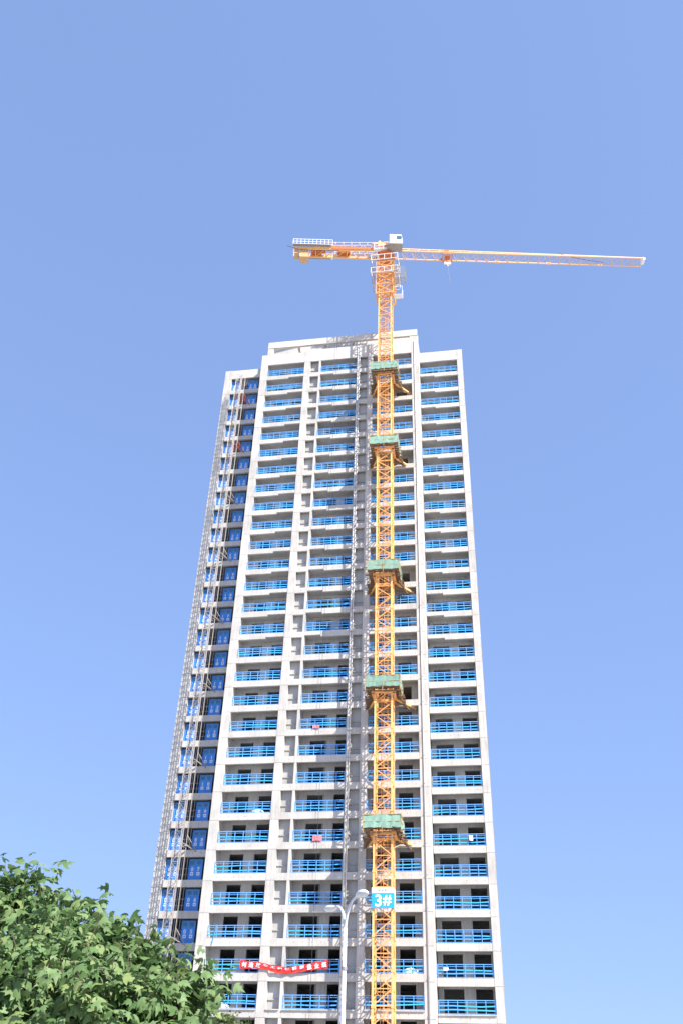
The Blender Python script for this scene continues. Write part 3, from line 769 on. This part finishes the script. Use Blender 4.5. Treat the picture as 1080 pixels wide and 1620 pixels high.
# ------------------------------------------------------------------ loose things on the balconies
def cloth_on_rail(x, zc, y, wd, h, mat, name, label, cat, seed):
    r = random.Random(seed); b = MB(); n = 10
    for i in range(n+1):
        for j in range(5):
            b.v.append((-wd/2+wd*i/n+r.uniform(-.02, .02), r.uniform(-.03, .03)-.02*j, h/2-h*j/4+r.uniform(-.05, .05)))
    for i in range(n):
        for j in range(4): a = i*5+j; b.f.append((a, a+1, a+6, a+5))
    return tag(put(name, b.mesh(name, mat, True), None, (x, y, zc)), label, cat, 'cloths hung on balcony railings')
cloth_on_rail(7.92, 29.25, -.0, .95, .55, M['pink'], 'cloth_sheet', 'faded pink cloth hanging on a middle balcony railing just above the double street lamp', 'cloth', 1)
cloth_on_rail(7.25, 40.95, -.0, .75, .40, M['pink'], 'cloth_sheet', 'small pale pink cloth on a middle balcony railing higher up the tower', 'cloth', 2)
cloth_on_rail(22.9, 28.9+.75, WY-.02, .35, .55, M['white'], 'cloth_sheet', 'white rag tied to a railing on the right wing balconies', 'cloth', 3)
cloth_on_rail(20.0, zk(27)+BH+.75, WY-.02, .42, .25, M['white'], 'cloth_sheet', 'small white sheet on the lowest right wing railing', 'cloth', 4)
tag(put('leaning_board', MB().bar((0, 0, 0), (.24, .08, 1.75), .09, .035).mesh('leaning_board', M['cyan']), None, (-1.68, -0.06, 19.55)),
    'bright cyan board leaning over the railing of a lower left balcony', 'board')
def bag(x, y, z, s, label, seed):
    r = random.Random(seed); b = MB(); n = 8
    for i, (h, q) in enumerate(((0, .8), (.25, 1), (.6, .85), (.85, .4), (1, .15))):
        for j in range(n): a = 2*math.pi*j/n; k = q*s*(1+r.uniform(-.15, .15)); b.v.append((k*1.4*math.cos(a), k*math.sin(a)*.6, h*s*1.1+r.uniform(-.03, .03)))
    for i in range(4):
        for j in range(n): a = i*n+j; c = i*n+(j+1) % n; b.f.append((a, c, c+n, a+n))
    b.f.append(tuple(range(n))[::-1]); b.f.append(tuple(range(4*n, 5*n)))
    tag(put('rubble_sack', b.mesh('rubble_sack', M['white'], True), None, (x, y, z)), label, 'sack', 'white sacks left on the balconies')
bag(1.5, .5, zk(22)+.605, .6, 'white sack behind a left bay railing a few floors above the banner', 1)
bag(16.9, .5, zk(27)+.605, .6, 'white rubble sack behind the railing right of the crane foot', 2)
bag(-.4, .5, zk(28)+.605, .6, 'white sack on the lowest left balcony under the leaves', 3)
# ropes hanging down the facade
tag(put('hanging_rope', MB().tube([(7.62, -.25, 98.8), (7.62, -.25, 40)], .018, 5).mesh('hanging_rope', M['wire']), None), 'thin dark rope hanging straight down the middle bay from the roof', 'rope', 'ropes down the facade')
tag(put('hanging_rope', MB().tube([(7.95, -.22, 35.2), (7.95, -.22, 12)], .018, 5).mesh('hanging_rope', M['wire']), None), 'thin dark rope in front of the lower middle balconies by the banner', 'rope', 'ropes down the facade')

# ------------------------------------------------------------------ trees
def leaf_shape(kind):
    # right half outline from stalk to tip (x, y); the blade folds along the midrib and droops
    o = {0: [(0.16,-.06),(.44,.06),(.62,.34),(.30,.34),(.34,.66),(.16,.62),(0,1.10)],
         1: [(.20,-.03),(.42,.12),(.46,.36),(.36,.60),(.18,.85),(0,1.08)],
         2: [(.14,-.04),(.50,.02),(.66,.34),(.26,.32),(.16,.46),(.34,.76),(.10,.76),(0,1.15)]}[kind]
    nmid = 4; mid = [(0, y) for y in (0, .25, .5, .75)]
    V = []; F = []
    def z(x, y): return -abs(x)*.28 - .30*y*y + .05*math.sin(7*y+3*abs(x))*abs(x)
    for x, y in mid: V.append((x, y, z(x, y)))
    tip = len(V); V.append((0, o[-1][1], z(0, o[-1][1])))
    for s in (1, -1):
        base = len(V)
        for x, y in o[:-1]: V.append((s*x, y, z(x, y)))
        ids = [base+i for i in range(len(o)-1)]+[tip]
        for i in range(len(ids)-1):
            ym = (V[ids[i]][1]+V[ids[i+1]][1])/2; m_ = min(3, max(0, int(ym/.27)))
            F.append((m_, ids[i], ids[i+1]) if s > 0 else (m_, ids[i+1], ids[i]))
        prev = 0
        # stitch midrib steps
        for i in range(len(ids)-1):
            ym0 = (V[ids[max(i-1,0)]][1]+V[ids[i]][1])/2 if i else 0; ym1 = (V[ids[i]][1]+V[ids[i+1]][1])/2
            a, c = (min(3, max(0, int(ym0/.27))) if i else 0), min(3, max(0, int(ym1/.27)))
            for mm in range(a, c): F.append((mm, ids[i], mm+1) if s > 0 else (mm, mm+1, ids[i]))
    return V, F
LS = [leaf_shape(i) for i in range(3)]
def orient(pos, normal, tipdir, size, roll):
    n = Vector(normal).normalized(); y = Vector(tipdir); y = (y-n*y.dot(n)).normalized(); x = y.cross(n)
    mt = Matrix((x, y, n)).transposed().to_4x4() @ Matrix.Rotation(roll, 4, 'Y')
    mt = mt @ Matrix.Diagonal((size, size, size, 1)); mt.translation = Vector(pos)
    return mt
def crown(lobes, shoots_per_m3, leaf_size, rng, per=7):
    """leaves on short shoots that grow outwards through the volume of overlapping lobes"""
    out = []; twigs = []
    for c, r in lobes:
        n = max(int(shoots_per_m3*4.19*r**3), 9)
        for _ in range(n):
            d = Vector((rng.gauss(0,1), rng.gauss(0,1), rng.gauss(0,1)+.25)).normalized()
            rad = r*(rng.random()**.45)*rng.uniform(.85, 1.05)
            p0 = c + Vector((d.x, d.y, d.z*.95))*rad*.82
            g = (d + Vector((rng.gauss(0,.35), rng.gauss(0,.35), rng.gauss(0,.3)+.30))).normalized()
            ln = rng.uniform(.14, .42)*leaf_size/.15
            p1 = p0+g*ln; twigs.append((p0, p1))
            for i in range(per):
                t = (i+.6)/per; p = p0.lerp(p1, t)
                a = i*2.4+rng.uniform(-.5, .5); q = g.orthogonal().normalized(); q2 = g.cross(q)
                sd = (q*math.cos(a)+q2*math.sin(a)+g*.45).normalized()
                tip = (sd+Vector((0,0,-.45+rng.gauss(0,.22)))).normalized()
                nr = (Vector((0,0,1))*.65 + d*.45 + sd*.45 + Vector((rng.gauss(0,.55), rng.gauss(0,.55), rng.gauss(0,.4))))
                sz = leaf_size*rng.uniform(.45, 1.3)*(1.1-.5*t)
                out.append((rng.choice((0, 0, 0, 1, 2, 2, 2)), orient(p+sd*.25*leaf_size, nr, tip, sz, rng.gauss(0,.25)), p))
    return out, twigs
def leaves_mesh(name, leaves, mat):
    vs_, fs, off = [], [], 0
    for kd, mt, _ in leaves:
        V, F = LS[kd]; A = np.array(V) @ np.array(mt.to_3x3()).T + np.array(mt.translation)
        vs_.append(A); fs += [tuple(i+off for i in f) for f in F]; off += len(V)
    me = bpy.data.meshes.new(name); me.from_pydata(np.concatenate(vs_).tolist(), [], fs); me.update(); me.materials.append(mat)
    for p in me.polygons: p.use_smooth = True
    return me
def tree(name, label, base, lobes, dens, leaf_size, mat, trunk_r, seed, singles=0, per=7):
    rng = random.Random(seed)
    t = thing(name, label, 'tree', base); B = Vector(base)
    lv, tw = crown(lobes, dens, leaf_size, rng, per)
    hub = B + Vector((0, 0, max(.8, (min(c.z for c, r in lobes)-B.z)*.75)))
    b = MB().tube([(0,0,-.05), (.03,.02,.4), (hub-B)*.6+Vector((.04,0,0)), hub-B], [trunk_r*1.3, trunk_r, trunk_r*.85, trunk_r*.75], 10)
    put('trunk', b.mesh('trunk', M['bark'], True), t)
    for c, r in lobes:
        mid = hub.lerp(c, .5)+Vector((rng.uniform(-.12,.12), rng.uniform(-.12,.12), .1))
        put('limb', MB().tube([hub-B-Vector((0,0,.1)), mid-B, c-B], [trunk_r*.5, trunk_r*.3, trunk_r*.08], 7).mesh('limb', M['bark'], True), t)
    tb = MB()
    for a, c in tw[::2]: tb.bar(a-B, c-B, .006*leaf_size/.15)
    q = put('twigs', tb.mesh('twigs', M['bark']), t); q['kind'] = 'stuff'
    if singles:
        def score(l):
            p = l[2]-CAMP; dp = p.dot(FWD)
            u = 540+FPX*p.dot(RIGHT)/dp; v = 810-FPX*p.dot(UP)/dp
            inf = (-5 < u < 1085) and (v < 1625)
            nrm = abs((l[1].to_3x3() @ Vector((0,0,1))).normalized().dot(p.normalized()))
            return (l[1].to_3x3().determinant()**(1/3)/p.length*(.3+nrm)*(1.0 if inf else 0.0))*(1 if inf else 0) - (0 if inf else 9) - .010*p.length
        order = sorted(range(len(lv)), key=lambda i: -score(lv[i]))
        pick = set(order[:singles])
        lm = []
        for kd in range(3):
            me = bpy.data.meshes.new('leaf'); me.from_pydata(LS[kd][0], [], LS[kd][1]); me.update(); me.materials.append(mat)
            for p in me.polygons: p.use_smooth = True
            lm.append(me)
        for i in pick:
            kd, mt, _ = lv[i]; o = put('leaf', lm[kd], t)
            m2 = mt.copy(); m2.translation = mt.translation-B; o.matrix_local = m2
        lv = [l for i, l in enumerate(lv) if i not in pick]
    me = leaves_mesh('crown', lv, mat); me.transform(Matrix.Translation(-B))
    q = put('crown', me, t); q['kind'] = 'stuff'
    return t
lob = [(at(10, 1485, 11.6), .66), (at(-95, 1460, 11.8), .74), (at(85, 1525, 11.0), .64), (at(145, 1560, 10.6), .62), (at(205, 1592, 10.3), .52),
       (at(262, 1610, 10.0), .40), (at(60, 1610, 10.0), .80), (at(170, 1650, 9.7), .70), (at(-60, 1620, 10.2), .90), (at(120, 1760, 10.3), .95), (at(-110, 1760, 10.8), 1.05),
       (at(5, 1410, 11.6), .24), (at(60, 1405, 11.5), .24), (at(128, 1450, 11.2), .18), (at(188, 1490, 10.8), .16), (at(300, 1588, 9.9), .22), (at(320, 1560, 9.9), .10), (at(225, 1505, 10.5), .12)]
tb_ = at(20, 1620, 11.2)
tree('broadleaf_tree', 'leafy green broadleaf tree with large lobed leaves in front of the tower at lower left', (tb_.x, tb_.y, 0), lob, 150, .145, M['leaf'], .09, 11, singles=290)
t2 = at(366, 1626, 30.0)
tree('young_tree', 'tip of a small pale green tree below the lowest left balcony', (t2.x, t2.y, 0), [(t2+Vector((0,0,-.1)), .55), (t2+Vector((.35,0,-.6)), .6), (t2+Vector((-.4,.1,-.7)), .6), (t2+Vector((0,.1,-1.3)), .8)], 120, .13, M['leaf2'], .05, 5)
